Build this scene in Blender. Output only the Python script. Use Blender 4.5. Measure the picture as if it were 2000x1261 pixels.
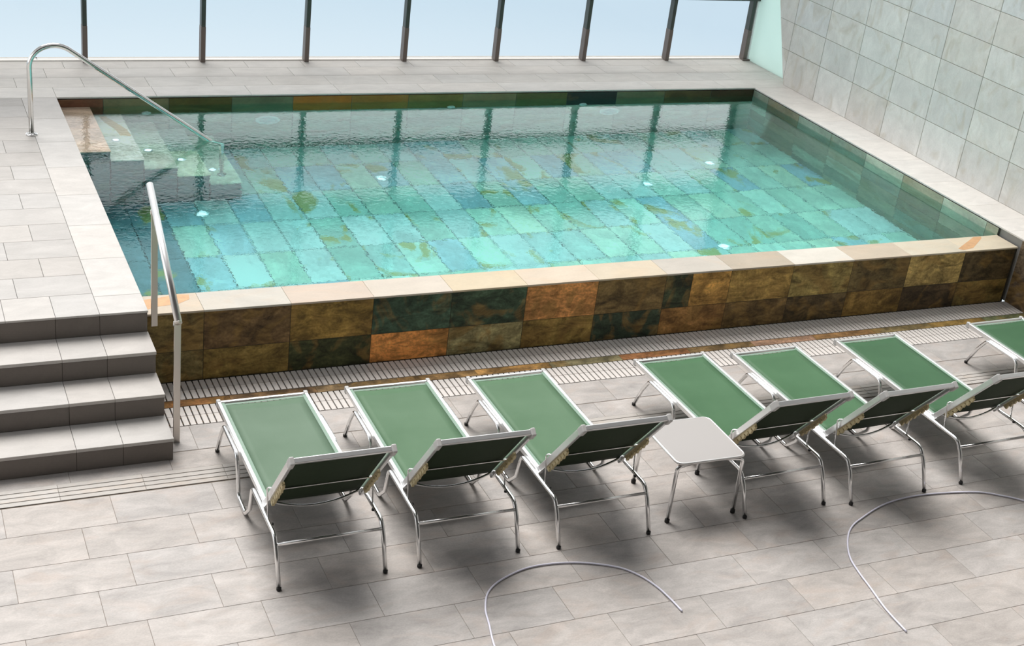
import bpy, bmesh, math, random
from mathutils import Vector, Matrix
random.seed(7)
for o in list(bpy.data.objects): bpy.data.objects.remove(o)
SC = bpy.context.scene
COL = SC.collection
PI = math.pi

# ------------------------------------------------------------------ camera
W_, H_ = 2000, 1261
FPX = 2682.93
cd = bpy.data.cameras.new('camera'); cam = bpy.data.objects.new('camera', cd); COL.objects.link(cam)
cd.sensor_fit = 'HORIZONTAL'; cd.sensor_width = 36.0; cd.lens = 36.0*FPX/W_
cd.clip_start = 0.05; cd.clip_end = 200
R3 = Matrix(((0.9092254594413746, 0.08118105181746944, -0.4083120139420719),
             (-0.39996561647385814, 0.4424220156557763, -0.802676937317727),
             (0.11548406618364286, 0.8931250734857292, 0.4347309898877727)))
cam.matrix_world = Matrix.Translation((-1.8904, -8.2536, 4.6926)) @ R3.to_4x4()
SC.camera = cam

# ------------------------------------------------------------------ world, light, exposure
SC.view_settings.view_transform = 'Standard'
SC.view_settings.look = 'None'
SC.view_settings.gamma = 1.0
SC.view_settings.use_curve_mapping = False
SC.view_settings.exposure = 0.0
wd = bpy.data.worlds.new('sky'); SC.world = wd; wd.use_nodes = True
nt = wd.node_tree; nt.nodes.clear()
wo = nt.nodes.new('ShaderNodeOutputWorld'); wb = nt.nodes.new('ShaderNodeBackground')
tc = nt.nodes.new('ShaderNodeTexCoord'); sx = nt.nodes.new('ShaderNodeSeparateXYZ')
cr = nt.nodes.new('ShaderNodeValToRGB'); mr = nt.nodes.new('ShaderNodeMapRange')
nt.links.new(tc.outputs['Generated'], sx.inputs[0]); nt.links.new(sx.outputs['Z'], mr.inputs['Value'])
mr.inputs['From Min'].default_value = -1; mr.inputs['From Max'].default_value = 1
nt.links.new(mr.outputs[0], cr.inputs[0]); nt.links.new(cr.outputs[0], wb.inputs[0]); nt.links.new(wb.outputs[0], wo.inputs[0])
e = cr.color_ramp.elements
e[0].position = 0.0; e[0].color = (.62, .72, .76, 1)
e[1].position = 1.0; e[1].color = (.38, .38, .39, 1)
for p, c in ((.33, (.78, .87, .92, 1)), (.36, (.66, .77, .84, 1)), (.39, (.54, .67, .77, 1)), (.46, (.52, .65, .75, 1)), (.495, (.9, 1.0, 1.05, 1)), (.53, (1.75, 1.82, 1.85, 1)), (.655, (1.7, 1.75, 1.8, 1)), (.69, (1.0, 1.03, 1.06, 1)), (.80, (.46, .465, .47, 1))):
    k = cr.color_ramp.elements.new(p); k.color = c
wb.inputs[1].default_value = 1.15

def area(name, loc, rot, sx_, sy_, power, color):
    l = bpy.data.lights.new(name, 'AREA'); l.shape = 'RECTANGLE'; l.size = sx_; l.size_y = sy_; l.energy = power; l.color = color
    o = bpy.data.objects.new(name, l); COL.objects.link(o); o.location = loc; o.rotation_euler = rot
    return o
# daylight through the tall glazing and an added opening over pool and loungers
# veiled sun behind thin cloud: a wide soft disc, high over the window side
sl = bpy.data.lights.new('veiled_sun', 'SUN'); sl.energy = 4.5; sl.angle = math.radians(42); sl.color = (1.0, .975, .94)
so = bpy.data.objects.new('veiled_sun', sl); COL.objects.link(so); so.rotation_euler = Vector((-.10, 1.0, 1.65)).to_track_quat('Z', 'Y').to_euler()

# ------------------------------------------------------------------ helpers
def tag(o, label=None, cat=None, group=None, kind=None):
    if label: o['label'] = label
    if cat: o['category'] = cat
    if group: o['group'] = group
    if kind: o['kind'] = kind
    return o
def link(name, me, parent=None, loc=None):
    o = bpy.data.objects.new(name, me); COL.objects.link(o)
    if parent: o.parent = parent
    if loc: o.location = loc
    return o
def empty(name, loc=(0, 0, 0), rz=0):
    o = bpy.data.objects.new(name, None); COL.objects.link(o); o.location = loc; o.rotation_euler = (0, 0, rz); o.empty_display_size = .1
    return o
def obj(name, bm, m, parent=None, smooth=False, bevel=0, seg=2, loc=None):
    me = bpy.data.meshes.new(name)
    bmesh.ops.recalc_face_normals(bm, faces=bm.faces[:])
    bm.to_mesh(me); bm.free()
    for mm in (m if isinstance(m, (list, tuple)) else [m]): me.materials.append(mm)
    if smooth:
        me.polygons.foreach_set('use_smooth', [True]*len(me.polygons))
    o = link(name, me, parent, loc)
    if bevel:
        b = o.modifiers.new('bevel', 'BEVEL'); b.width = bevel; b.segments = seg; b.limit_method = 'ANGLE'; b.angle_limit = math.radians(40)
        b.harden_normals = False
    if smooth and not bevel:
        o.modifiers.new('ws', 'WEIGHTED_NORMAL') if False else None
    return o
def box(bm, x0, x1, y0, y1, z0, z1, mi=0):
    v = [bm.verts.new((x, y, z)) for x in (x0, x1) for y in (y0, y1) for z in (z0, z1)]
    for f in ((0, 1, 3, 2), (4, 6, 7, 5), (0, 4, 5, 1), (2, 3, 7, 6), (0, 2, 6, 4), (1, 5, 7, 3)):
        fc = bm.faces.new([v[i] for i in f]); fc.material_index = mi
    return v
def obox(bm, c, ax, ay, az, hx, hy, hz):
    c = Vector(c); ax = Vector(ax).normalized(); ay = Vector(ay).normalized(); az = Vector(az).normalized()
    v = [bm.verts.new(c+ax*hx*i+ay*hy*j+az*hz*k) for i in (-1, 1) for j in (-1, 1) for k in (-1, 1)]
    for f in ((0, 1, 3, 2), (4, 6, 7, 5), (0, 4, 5, 1), (2, 3, 7, 6), (0, 2, 6, 4), (1, 5, 7, 3)):
        bm.faces.new([v[i] for i in f])
def fillet(pts, rad, n=6):
    """polyline with rounded corners; rad one value or a list per inner point"""
    P = [Vector(p) for p in pts]; out = [P[0]]
    for i in range(1, len(P)-1):
        r = rad[i-1] if isinstance(rad, (list, tuple)) else rad
        a = (P[i-1]-P[i]); b = (P[i+1]-P[i]); la, lb = a.length, b.length; a.normalize(); b.normalize()
        ang = a.angle(b)
        if r <= 0 or ang > PI-.02: out.append(P[i]); continue
        d = min(r/math.tan(ang/2), la*.49, lb*.49)
        p0 = P[i]+a*d; p1 = P[i]+b*d
        rr = d*math.tan(ang/2); cen = P[i]+(a+b).normalized()*(rr/math.sin(ang/2))
        v0 = p0-cen; v1 = p1-cen; th = v0.angle(v1)
        for k in range(n+1):
            t = k/n; out.append(cen+(v0*math.sin((1-t)*th)+v1*math.sin(t*th))/math.sin(th))
    out.append(P[-1]); return out
def tube(bm, pts, r, seg=12, cap=True, ry=None):
    P = [Vector(p) for p in pts]; rings = []
    t0 = (P[1]-P[0]).normalized()
    up = Vector((0, 0, 1)) if abs(t0.z) < .9 else Vector((1, 0, 0))
    nrm = t0.cross(up).normalized()
    for i, p in enumerate(P):
        if i == 0: t = t0
        elif i == len(P)-1: t = (P[i]-P[i-1]).normalized()
        else: t = ((P[i]-P[i-1]).normalized()+(P[i+1]-P[i]).normalized()).normalized()
        nrm = (nrm-t*nrm.dot(t)).normalized(); bn = t.cross(nrm)
        rings.append([bm.verts.new(p+nrm*math.cos(2*PI*k/seg)*r+bn*math.sin(2*PI*k/seg)*(ry or r)) for k in range(seg)])
    for a, b in zip(rings, rings[1:]):
        for k in range(seg): bm.faces.new((a[k], a[(k+1) % seg], b[(k+1) % seg], b[k]))
    if cap: bm.faces.new(rings[0][::-1]); bm.faces.new(rings[-1])
def lathe(bm, prof, c, seg=24, axis='z'):
    rings = []
    for (r, h) in prof:
        ring = []
        for k in range(seg):
            a = 2*PI*k/seg; x, y = math.cos(a)*r, math.sin(a)*r
            v = (x, y, h) if axis == 'z' else (x, h, y)
            ring.append(bm.verts.new(Vector(c)+Vector(v)))
        rings.append(ring)
    for a, b in zip(rings, rings[1:]):
        for k in range(seg): bm.faces.new((a[k], a[(k+1) % seg], b[(k+1) % seg], b[k]))
    bm.faces.new(rings[0][::-1]); bm.faces.new(rings[-1])

def s2l(c):
    return tuple(((x/255)/12.92 if x/255 <= .04045 else ((x/255+.055)/1.055)**2.4) for x in c)

# ------------------------------------------------------------------ materials
def newmat(name):
    m = bpy.data.materials.new(name); m.use_nodes = True
    return m, m.node_tree, m.node_tree.nodes['Principled BSDF']
def plain(name, col, rough=.5, metal=0, spec=.5, noise=0, nscale=40):
    m, t, b = newmat(name)
    b.inputs['Base Color'].default_value = (*col, 1); b.inputs['Roughness'].default_value = rough
    b.inputs['Metallic'].default_value = metal; b.inputs['Specular IOR Level'].default_value = spec
    if noise:
        c = t.nodes.new('ShaderNodeTexCoord'); n = t.nodes.new('ShaderNodeTexNoise'); n.inputs['Scale'].default_value = nscale
        n.inputs['Detail'].default_value = 4
        t.links.new(c.outputs['Object'], n.inputs['Vector'])
        mx = t.nodes.new('ShaderNodeMix'); mx.data_type = 'RGBA'
        mx.inputs[6].default_value = (*[x*(1-noise) for x in col], 1); mx.inputs[7].default_value = (*[min(1, x*(1+noise)) for x in col], 1)
        t.links.new(n.outputs['Fac'], mx.inputs[0]); t.links.new(mx.outputs[2], b.inputs['Base Color'])
    return m
def stone(name, contrast=.18, scale=3.0, fine=60, rough=.55, bump=.25, stretch=(1, 2.2, 1), vein=None, veinamt=0, spec=.35, streak=0, tilt=0.4, vr=(.52, .70)):
    """natural stone tiles: tile colour comes from the 'tint' attribute, clouding from noise shifted by the per-tile 'seed'"""
    m, t, b = newmat(name); N = t.nodes.new; L = t.links.new
    at = N('ShaderNodeAttribute'); at.attribute_name = 'tint'; sd = N('ShaderNodeAttribute'); sd.attribute_name = 'seed'
    c = N('ShaderNodeTexCoord'); mp = N('ShaderNodeMapping'); mp.inputs['Scale'].default_value = stretch
    mp.inputs['Rotation'].default_value = (tilt, 0, tilt)
    sc = N('ShaderNodeVectorMath'); sc.operation = 'SCALE'; sc.inputs['Scale'].default_value = 37.0
    ad = N('ShaderNodeVectorMath'); ad.operation = 'ADD'
    L(c.outputs['Object'], mp.inputs['Vector']); L(sd.outputs['Color'], sc.inputs[0]); L(mp.outputs[0], ad.inputs[0]); L(sc.outputs[0], ad.inputs[1])
    n1 = N('ShaderNodeTexNoise'); n1.inputs['Scale'].default_value = scale; n1.inputs['Detail'].default_value = 6; n1.inputs['Roughness'].default_value = .62; n1.inputs['Distortion'].default_value = .7
    n2 = N('ShaderNodeTexNoise'); n2.inputs['Scale'].default_value = fine; n2.inputs['Detail'].default_value = 3
    L(ad.outputs[0], n1.inputs['Vector']); L(ad.outputs[0], n2.inputs['Vector'])
    r1 = N('ShaderNodeMapRange'); r1.inputs['From Min'].default_value = .3; r1.inputs['From Max'].default_value = .7
    r1.inputs['To Min'].default_value = 1-contrast; r1.inputs['To Max'].default_value = 1+contrast
    L(n1.outputs['Fac'], r1.inputs['Value'])
    r2 = N('ShaderNodeMapRange'); r2.inputs['From Min'].default_value = .3; r2.inputs['From Max'].default_value = .7
    r2.inputs['To Min'].default_value = 1-contrast*.4; r2.inputs['To Max'].default_value = 1+contrast*.4
    L(n2.outputs['Fac'], r2.inputs['Value'])
    mu = N('ShaderNodeMath'); mu.operation = 'MULTIPLY'; L(r1.outputs[0], mu.inputs[0]); L(r2.outputs[0], mu.inputs[1])
    col = N('ShaderNodeVectorMath'); col.operation = 'SCALE'; L(at.outputs['Color'], col.inputs[0]); L(mu.outputs[0], col.inputs['Scale'])
    out = col.outputs[0]
    if vein:
        n3 = N('ShaderNodeTexNoise'); n3.inputs['Scale'].default_value = scale*.7; n3.inputs['Detail'].default_value = 5; n3.inputs['Distortion'].default_value = 1.6
        a2 = N('ShaderNodeVectorMath'); a2.operation = 'ADD'; a2.inputs[1].default_value = (11, 3, 7); L(ad.outputs[0], a2.inputs[0]); L(a2.outputs[0], n3.inputs['Vector'])
        r3 = N('ShaderNodeMapRange'); r3.inputs['From Min'].default_value = vr[0]; r3.inputs['From Max'].default_value = vr[1]; r3.inputs['To Max'].default_value = veinamt
        L(n3.outputs['Fac'], r3.inputs['Value'])
        mx = N('ShaderNodeMix'); mx.data_type = 'RGBA'; L(r3.outputs[0], mx.inputs[0]); L(out, mx.inputs[6]); mx.inputs[7].default_value = (*vein, 1)
        out = mx.outputs[2]
    if streak:
        m2 = N('ShaderNodeMapping'); m2.inputs['Scale'].default_value = (1.6, 1.6, 4.2); m2.inputs['Rotation'].default_value = (0, .6, 0)
        L(ad.outputs[0], m2.inputs['Vector'])
        n4 = N('ShaderNodeTexNoise'); n4.inputs['Scale'].default_value = 3.4; n4.inputs['Detail'].default_value = 8; n4.inputs['Distortion'].default_value = .9; n4.inputs['Roughness'].default_value = .7
        L(m2.outputs[0], n4.inputs['Vector'])
        r4 = N('ShaderNodeMapRange'); r4.inputs['From Min'].default_value = .35; r4.inputs['From Max'].default_value = .68
        r4.inputs['To Min'].default_value = 1-streak; r4.inputs['To Max'].default_value = 1+streak*1.3
        L(n4.outputs['Fac'], r4.inputs['Value'])
        c2 = N('ShaderNodeVectorMath'); c2.operation = 'SCALE'; L(out, c2.inputs[0]); L(r4.outputs[0], c2.inputs['Scale']); out = c2.outputs[0]
    L(out, b.inputs['Base Color'])
    b.inputs['Roughness'].default_value = rough; b.inputs['Specular IOR Level'].default_value = spec
    if bump:
        bp = N('ShaderNodeBump'); bp.inputs['Strength'].default_value = bump; bp.inputs['Distance'].default_value = .003
        L(mu.outputs[0], bp.inputs['Height']); L(bp.outputs[0], b.inputs['Normal'])
    return m
M = {}
M['floor'] = stone('floor_stone', .20, 4.0, 80, .5, .4, vein=(.46, .34, .27), veinamt=.22)
M['deck'] = stone('deck_stone', .09, 4.0, 70, .6, .3)
M['wall'] = stone('wall_stone', .10, 4.2, 60, .6, .2, stretch=(1, 1.6, 1), vein=(.50, .44, .33), veinamt=.38)
M['slate'] = stone('wet_slate', .55, 4.5, 55, .55, .7, stretch=(1, 1, 1), streak=.55, spec=.25, vein=(.26, .155, .045), veinamt=.6, vr=(.50, .62))
M['coping'] = stone('coping_stone', .08, 3.0, 60, .5, .1, stretch=(1, 2, 1), vein=(.66, .40, .20), veinamt=.12)
M['pooltile'] = stone('pool_slate', .22, 2.4, 30, .6, .2, stretch=(1, .6, 1), vein=(.62, .47, .10), veinamt=.8, vr=(.595, .64))
M['stair'] = stone('stair_stone', .08, 4.0, 80, .6, .2)
M['grout'] = plain('grout', (.22, .18, .145), .9)
M['grout_light'] = plain('light_grout', (.33, .30, .275), .9)
M['grout_dark'] = plain('dark_grout', (.035, .032, .022), .9)
M['grout_pool'] = plain('pool_grout', (.10, .12, .12), .9)
M['concrete'] = plain('concrete', (.36, .35, .33), .9, noise=.08, nscale=8)
M['dark'] = plain('channel_dark', (.02, .018, .014), .8)
M['slat'] = plain('white_slat', (.66, .62, .59), .5, noise=.08, nscale=25)
M['rod'] = plain('brown_rod', (.25, .15, .07), .6)
M['ridge'] = plain('tactile_ridge', (.6, .57, .54), .6, noise=.06, nscale=30)
M['shade_plaster'] = plain('dark_plaster', (.10, .095, .09), .9)
M['plaster'] = plain('plaster', (.55, .53, .50), .9)
M['chrome'] = plain('polished_steel', (.80, .79, .77), .14, 1.0)
M['satin_rail'] = plain('satin_rail', (.9, .89, .88), .32, 1.0)
M['steel'] = plain('brushed_steel', (.62, .58, .54), .3, 1.0)
M['alu'] = plain('aluminium', (.86, .86, .86), .22, 1.0)
M['aluflat'] = plain('satin_aluminium', (.84, .84, .84), .34, .9)
M['cap'] = plain('grey_plastic_cap', (.50, .49, .48), .4)
M['rubber'] = plain('black_rubber', (.012, .012, .012), .6)
M['rack'] = plain('cream_plastic', (.56, .47, .27), .5)
M['tabletop'] = plain('pale_tabletop', (.385, .365, .355), .45)
M['tablerim'] = plain('table_rim', (.80, .79, .78), .25, .6)
M['hose'] = plain('pale_lilac_hose', (.80, .79, .92), .4)
M['mullion'] = plain('mullion_dark', (.05, .062, .055), .4)
M['mullion_low'] = plain('mullion_bronze', (.15, .12, .105), .4)
M['white_fit'] = plain('white_fitting', (.85, .87, .88), .4)
M['lens'] = plain('lamp_lens', (.55, .62, .66), .15)
M['step_lens'] = plain('step_lens', (.95, .97, 1.0), .3)
_b = M['step_lens'].node_tree.nodes['Principled BSDF']; _b.inputs['Emission Color'].default_value = (.80, .92, 1, 1); _b.inputs['Emission Strength'].default_value = 1.3

def fabric(c0=(.046, .118, .052, 1), c1=(.078, .175, .088, 1), nm='green_sling'):
    m, t, b = newmat(nm); N = t.nodes.new; L = t.links.new
    c = N('ShaderNodeTexCoord'); n = N('ShaderNodeTexNoise'); n.inputs['Scale'].default_value = 3.5; n.inputs['Detail'].default_value = 3
    w = N('ShaderNodeTexNoise'); w.inputs['Scale'].default_value = 260
    L(c.outputs['Object'], n.inputs['Vector']); L(c.outputs['Object'], w.inputs['Vector'])
    mx = N('ShaderNodeMix'); mx.data_type = 'RGBA'; mx.inputs[6].default_value = c0; mx.inputs[7].default_value = c1
    L(n.outputs['Fac'], mx.inputs[0]); L(mx.outputs[2], b.inputs['Base Color'])
    b.inputs['Roughness'].default_value = .5; b.inputs['Specular IOR Level'].default_value = .18
    bp = N('ShaderNodeBump'); bp.inputs['Strength'].default_value = .35; bp.inputs['Distance'].default_value = .002
    L(w.outputs['Fac'], bp.inputs['Height']); L(bp.outputs[0], b.inputs['Normal'])
    return m
M['fabric'] = fabric()
M['fabric_sheen'] = fabric((.098, .165, .105, 1), (.150, .225, .160, 1), 'sheen_green_sling')  # window sheen on the leftmost seat put into a greyer green
M['fabric_half_sheen'] = fabric((.070, .148, .076, 1), (.120, .210, .125, 1), 'half_sheen_green_sling')  # weaker window sheen on the next seats, also put into the colour
M['fabric_deep'] = fabric((.036, .098, .046, 1), (.058, .140, .068, 1), 'deep_green_sling')
M['underside_shade'] = plain('dark_olive_underside_shade', (.022, .036, .018), .7, spec=.15, noise=.2, nscale=60)  # shade on the sling undersides put into a darker colour
def hem():
    m, t, b = newmat('pale_hem'); N = t.nodes.new; L = t.links.new
    b.inputs['Base Color'].default_value = (.28, .42, .33, 1); b.inputs['Roughness'].default_value = .4
    tr = N('ShaderNodeBsdfTransparent'); ms = N('ShaderNodeMixShader'); ms.inputs[0].default_value = .7
    L(tr.outputs[0], ms.inputs[1]); L(b.outputs[0], ms.inputs[2]); L(ms.outputs[0], t.nodes['Material Output'].inputs[0])
    return m
M['hem'] = hem()
def water():
    m = bpy.data.materials.new('pool_water'); m.use_nodes = True; t = m.node_tree; t.nodes.clear(); N = t.nodes.new; L = t.links.new
    o = N('ShaderNodeOutputMaterial'); g = N('ShaderNodeBsdfGlass'); g.inputs['IOR'].default_value = 1.333; g.inputs['Roughness'].default_value = 0.0
    g.inputs['Color'].default_value = (1, 1, 1, 1)
    c = N('ShaderNodeTexCoord')
    n1 = N('ShaderNodeTexNoise'); n1.inputs['Scale'].default_value = 24; n1.inputs['Detail'].default_value = 2; n1.inputs['Roughness'].default_value = .45
    n2 = N('ShaderNodeTexNoise'); n2.inputs['Scale'].default_value = 40; n2.inputs['Detail'].default_value = 3
    mk = N('ShaderNodeTexNoise'); mk.inputs['Scale'].default_value = .55; mk.inputs['Detail'].default_value = 1
    mpk = N('ShaderNodeMapping'); mpk.inputs['Location'].default_value = (3.3, 1.2, 0)
    L(c.outputs['Object'], mpk.inputs['Vector']); L(mpk.outputs[0], mk.inputs['Vector'])
    for n in (n1, n2): L(c.outputs['Object'], n.inputs['Vector'])
    r = N('ShaderNodeMapRange'); r.inputs['From Min'].default_value = .52; r.inputs['From Max'].default_value = .68; r.inputs['To Min'].default_value = 0.05; r.inputs['To Max'].default_value = 1
    L(mk.outputs['Fac'], r.inputs['Value'])
    mu = N('ShaderNodeMath'); mu.operation = 'MULTIPLY'; L(n2.outputs['Fac'], mu.inputs[0]); L(r.outputs[0], mu.inputs[1])
    ad = N('ShaderNodeMath'); ad.operation = 'ADD'; L(n1.outputs['Fac'], ad.inputs[0]); L(mu.outputs[0], ad.inputs[1])
    bp = N('ShaderNodeBump'); bp.inputs['Strength'].default_value = 1.0; bp.inputs['Distance'].default_value = .0012
    L(ad.outputs[0], bp.inputs['Height']); L(bp.outputs[0], g.inputs['Normal'])
    va = N('ShaderNodeVolumeAbsorption'); va.inputs['Color'].default_value = (0.0, .96, .95, 1); va.inputs['Density'].default_value = .32
    L(g.outputs[0], o.inputs['Surface']); L(va.outputs[0], o.inputs['Volume'])
    return m
M['water'] = water()
def pane(name, tint, rough=0):
    m = bpy.data.materials.new(name); m.use_nodes = True; t = m.node_tree; t.nodes.clear(); N = t.nodes.new; L = t.links.new
    o = N('ShaderNodeOutputMaterial'); tr = N('ShaderNodeBsdfTransparent'); tr.inputs[0].default_value = (*tint, 1)
    gl = N('ShaderNodeBsdfGlossy'); gl.inputs['Roughness'].default_value = .02; fr = N('ShaderNodeFresnel'); fr.inputs[0].default_value = 1.16
    ms = N('ShaderNodeMixShader'); L(fr.outputs[0], ms.inputs[0]); L(tr.outputs[0], ms.inputs[1]); L(gl.outputs[0], ms.inputs[2]); L(ms.outputs[0], o.inputs[0])
    return m
M['glass'] = pane('clear_glass', (.985, .99, .992))
def frosted():
    m = bpy.data.materials.new('frosted_green_glass'); m.use_nodes = True; t = m.node_tree; t.nodes.clear(); N = t.nodes.new; L = t.links.new
    o = N('ShaderNodeOutputMaterial'); a = N('ShaderNodeBsdfTranslucent'); a.inputs[0].default_value = (.86, .98, .94, 1)
    d = N('ShaderNodeBsdfPrincipled'); d.inputs['Base Color'].default_value = (.80, .95, .90, 1); d.inputs['Roughness'].default_value = .25
    ms = N('ShaderNodeMixShader'); ms.inputs[0].default_value = .4; L(a.outputs[0], ms.inputs[1]); L(d.outputs[0], ms.inputs[2]); L(ms.outputs[0], o.inputs[0])
    return m
M['frost'] = frosted()

# ------------------------------------------------------------------ tiled surfaces
class Tiles:
    """builds every tile as its own raised slab over a grout bed; origin O, unit axes U,V, normal Nn"""
    def __init__(s, O, U, V, th=.006, gap=.0008):
        s.bm = bmesh.new(); s.O = Vector(O); s.U = Vector(U); s.V = Vector(V); s.N = s.U.cross(s.V); s.th = th; s.gap = gap
        s.tl = s.bm.loops.layers.float_color.new('tint'); s.sl = s.bm.loops.layers.float_color.new('seed')
    def tile(s, u0, u1, v0, v1, tint, gap=None):
        g = s.gap if gap is None else gap
        sd = (random.random(), random.random(), random.random(), 1)
        a, b, c, d = u0+g, u1-g, v0+g, v1-g
        if b-a < .004 or d-c < .004: return
        e = min(.0015, s.th*.4)
        P = lambda u, v, h: s.bm.verts.new(s.O+s.U*u+s.V*v+s.N*h)
        lo = [P(a, c, 0), P(b, c, 0), P(b, d, 0), P(a, d, 0)]
        mi = [P(a, c, s.th-e), P(b, c, s.th-e), P(b, d, s.th-e), P(a, d, s.th-e)]
        hi = [P(a+e, c+e, s.th), P(b-e, c+e, s.th), P(b-e, d-e, s.th), P(a+e, d-e, s.th)]
        fs = [s.bm.faces.new(hi)]
        for p, q in ((lo, mi), (mi, hi)):
            for k in range(4): fs.append(s.bm.faces.new((p[k], p[(k+1) % 4], q[(k+1) % 4], q[k])))
        for f in fs:
            f.material_index = 0
            for l in f.loops: l[s.tl] = (*tint, 1); l[s.sl] = sd
    def bed(s, u0, u1, v0, v1, depth=.02, h=None):
        h = s.th*.55 if h is None else h
        vs = [s.O+s.U*u+s.V*v+s.N*w for u in (u0, u1) for v in (v0, v1) for w in (-depth, h)]
        v = [s.bm.verts.new(p) for p in vs]
        for f in ((0, 1, 3, 2), (4, 6, 7, 5), (0, 4, 5, 1), (2, 3, 7, 6), (0, 2, 6, 4), (1, 5, 7, 3)):
            fc = s.bm.faces.new([v[i] for i in f]); fc.material_index = 1
            for l in fc.loops: l[s.tl] = (.5, .5, .5, 1)
    def done(s, name, m, grout, parent=None):
        return obj(name, s.bm, [m, grout], parent)
def grey(base, var=.05, warm=.02):
    k = 1+random.uniform(-var, var); w = random.uniform(-warm, warm)
    return (base[0]*k*(1+w), base[1]*k, base[2]*k*(1-w))
def edges(a, b, first, step):
    e = [a]; x = first
    while x > a+step: x -= step
    while x <= a+.01: x += step
    while x < b-.01: e.append(x); x += step
    e.append(b); return e

D = .617; H = .53; XL, XR = -.39, 7.19; YI, YB = .275, 4.33; YF = -.12; YW = 5.46; XW = 7.655; WZ = .524
FB = (.425, .394, .374)

# ---- floor
T = Tiles((0, 0, -.006), (1, 0, 0), (0, 1, 0))
rows = [(-.88, -.585, -.22), (-1.085, -.885, -.42)]
y = -1.27; k = 0
while y > -10.9:
    h = [.29, .30, .295, .30][min(k, 3)]
    rows.append((y-h, y, (-.826, -1.026)[k % 2])); y -= h; k += 1
YEND = y
for (v0, v1, off) in rows:
    es = edges(-6.5, 8.6, off, .6)
    for a, b in zip(es, es[1:]): T.tile(a, b, v0, v1, grey(FB, .06, .015))
T.bed(-6.5, 8.6, YEND, -.585)
f = T.done('floor', M['floor'], M['grout']); tag(f, kind='structure')

# ---- tactile strip
T = Tiles((0, 0, -.004), (1, 0, 0), (0, 1, 0), th=.003)
es = edges(-6.5, 8.6, -.61, .49)
for a, b in zip(es, es[1:]):
    t = grey((.47, .445, .42), .06)
    for j in range(4):
        yy = -1.267+.0445*j+.004
        T.tile(a+.0008, b-.0008, yy+.003, yy+.042, t, 0)
T.th = .0065
o = T.done('trim_1', M['coping'], M['grout']); tag(o, kind='structure'); o.location.z = .004

# ---- drain grates with stone strip between
def grate(name, y0, y1, label):
    r = empty(name, (3.4, (y0+y1)/2, 0)); cy = (y0+y1)/2
    tag(r, label, 'drain grate')
    p = .0430; bm = bmesh.new(); n = int((7.235-(-.42))/p)
    for i in range(n):
        x = -.42+p*i+.004-3.4
        x0, x1 = x, x+.0335; w0, w1 = y0-cy+.004, y1-cy-.004
        # slat with a notched middle like two moulded halves
        box(bm, x0, x1, w0, -.003, -.022, 0); box(bm, x0, x1, .003, w1, -.022, 0); box(bm, x0+.004, x1-.004, -.003, .003, -.02, -.002)
    obj('slats', bm, M['slat'], r)
    bm = bmesh.new()
    for dy in (-.075, 0, .075):
        tube(bm, [(-.42-3.4, dy, -.014), (7.18-3.4, dy, -.014)], .0045, 6)
    obj('rod', bm, M['rod'], r)
    bm = bmesh.new(); x0, x1 = -3.84, 3.83; w0, w1 = y0-cy, y1-cy
    box(bm, x0, x1, w0, w1, -.085, -.075); box(bm, x0, x1, w0, w0+.002, -.08, -.003); box(bm, x0, x1, w1-.002, w1, -.08, -.003)
    obj('channel', bm, M['dark'], r)
    return r
grate('drain_grate', -.250, -.004, 'long white slatted drain grate running along the foot of the slate pool wall')
grate('drain_grate', -.583, -.338, 'long white slatted drain grate on the lounger side of the brown stone strip')
T = Tiles((0, 0, -.006), (1, 0, 0), (0, 1, 0))
pal = [(150, 105, 60), (125, 98, 68), (118, 98, 70), (150, 118, 75), (165, 125, 72), (128, 120, 88), (158, 108, 68), (128, 104, 68), (170, 135, 110), (145, 110, 70), (120, 105, 70), (135, 110, 60), (110, 115, 80), (140, 105, 70)]
es = edges(-.42, 7.215, .12, .6)
for i, (a, b) in enumerate(zip(es, es[1:])): T.tile(a, b, -.336, -.252, tuple(x*.85 for x in s2l(pal[i % len(pal)])))
T.bed(-.42, 7.215, -.337, -.251, .06)
tag(T.done('trim_2', M['slate'], M['grout_dark']), kind='structure')

# ---- pool front wall
wall_top = [(96, 78, 48), (84, 62, 42), (110, 84, 38), (44, 62, 56), (44, 60, 52), (160, 104, 58), (92, 72, 46), (100, 84, 56), (124, 96, 50), (116, 98, 58), (74, 60, 38), (136, 112, 70), (62, 50, 36)]
wall_bot = [(94, 80, 52), (108, 86, 44), (50, 52, 34), (180, 112, 54), (108, 98, 74), (112, 88, 44), (40, 50, 44), (122, 84, 46), (84, 64, 40), (66, 52, 36), (104, 78, 38), (58, 44, 32), (96, 78, 42)]
# second tone of the tiles that change colour across the slab (tile index, row, split, colour)
T = Tiles((0, .004, 0), (1, 0, 0), (0, 0, 1), th=.004, gap=.0018)
G = .92
def slate_col(c):
    l = s2l(c); g = sum(l)/3; l = tuple((x*.86+g*.14)*k for x, k in zip(l, (1.02, 1.06, .80))); return tuple(x*1.75 for x in l)
for k in range(-1, 12):
    a, b = max(.6*k, XL), min(.6*k+.6, XR-.02)
    c = slate_col(wall_top[k+1])
    if k == 6: T.tile(a, a+.24, .23, H-.002, slate_col((48, 56, 44))); T.tile(a+.24, b, .23, H-.002, slate_col((150, 108, 52)), None)
    else: T.tile(a, b, .23, H-.002, c)
    T.tile(a, b, 0, .23, slate_col(wall_bot[k+1]))
T.bed(XL-.3, XR, -.08, H-.02, .15)
w = T.done('wall_front', M['slate'], M['grout_dark']); tag(w, kind='structure')

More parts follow.
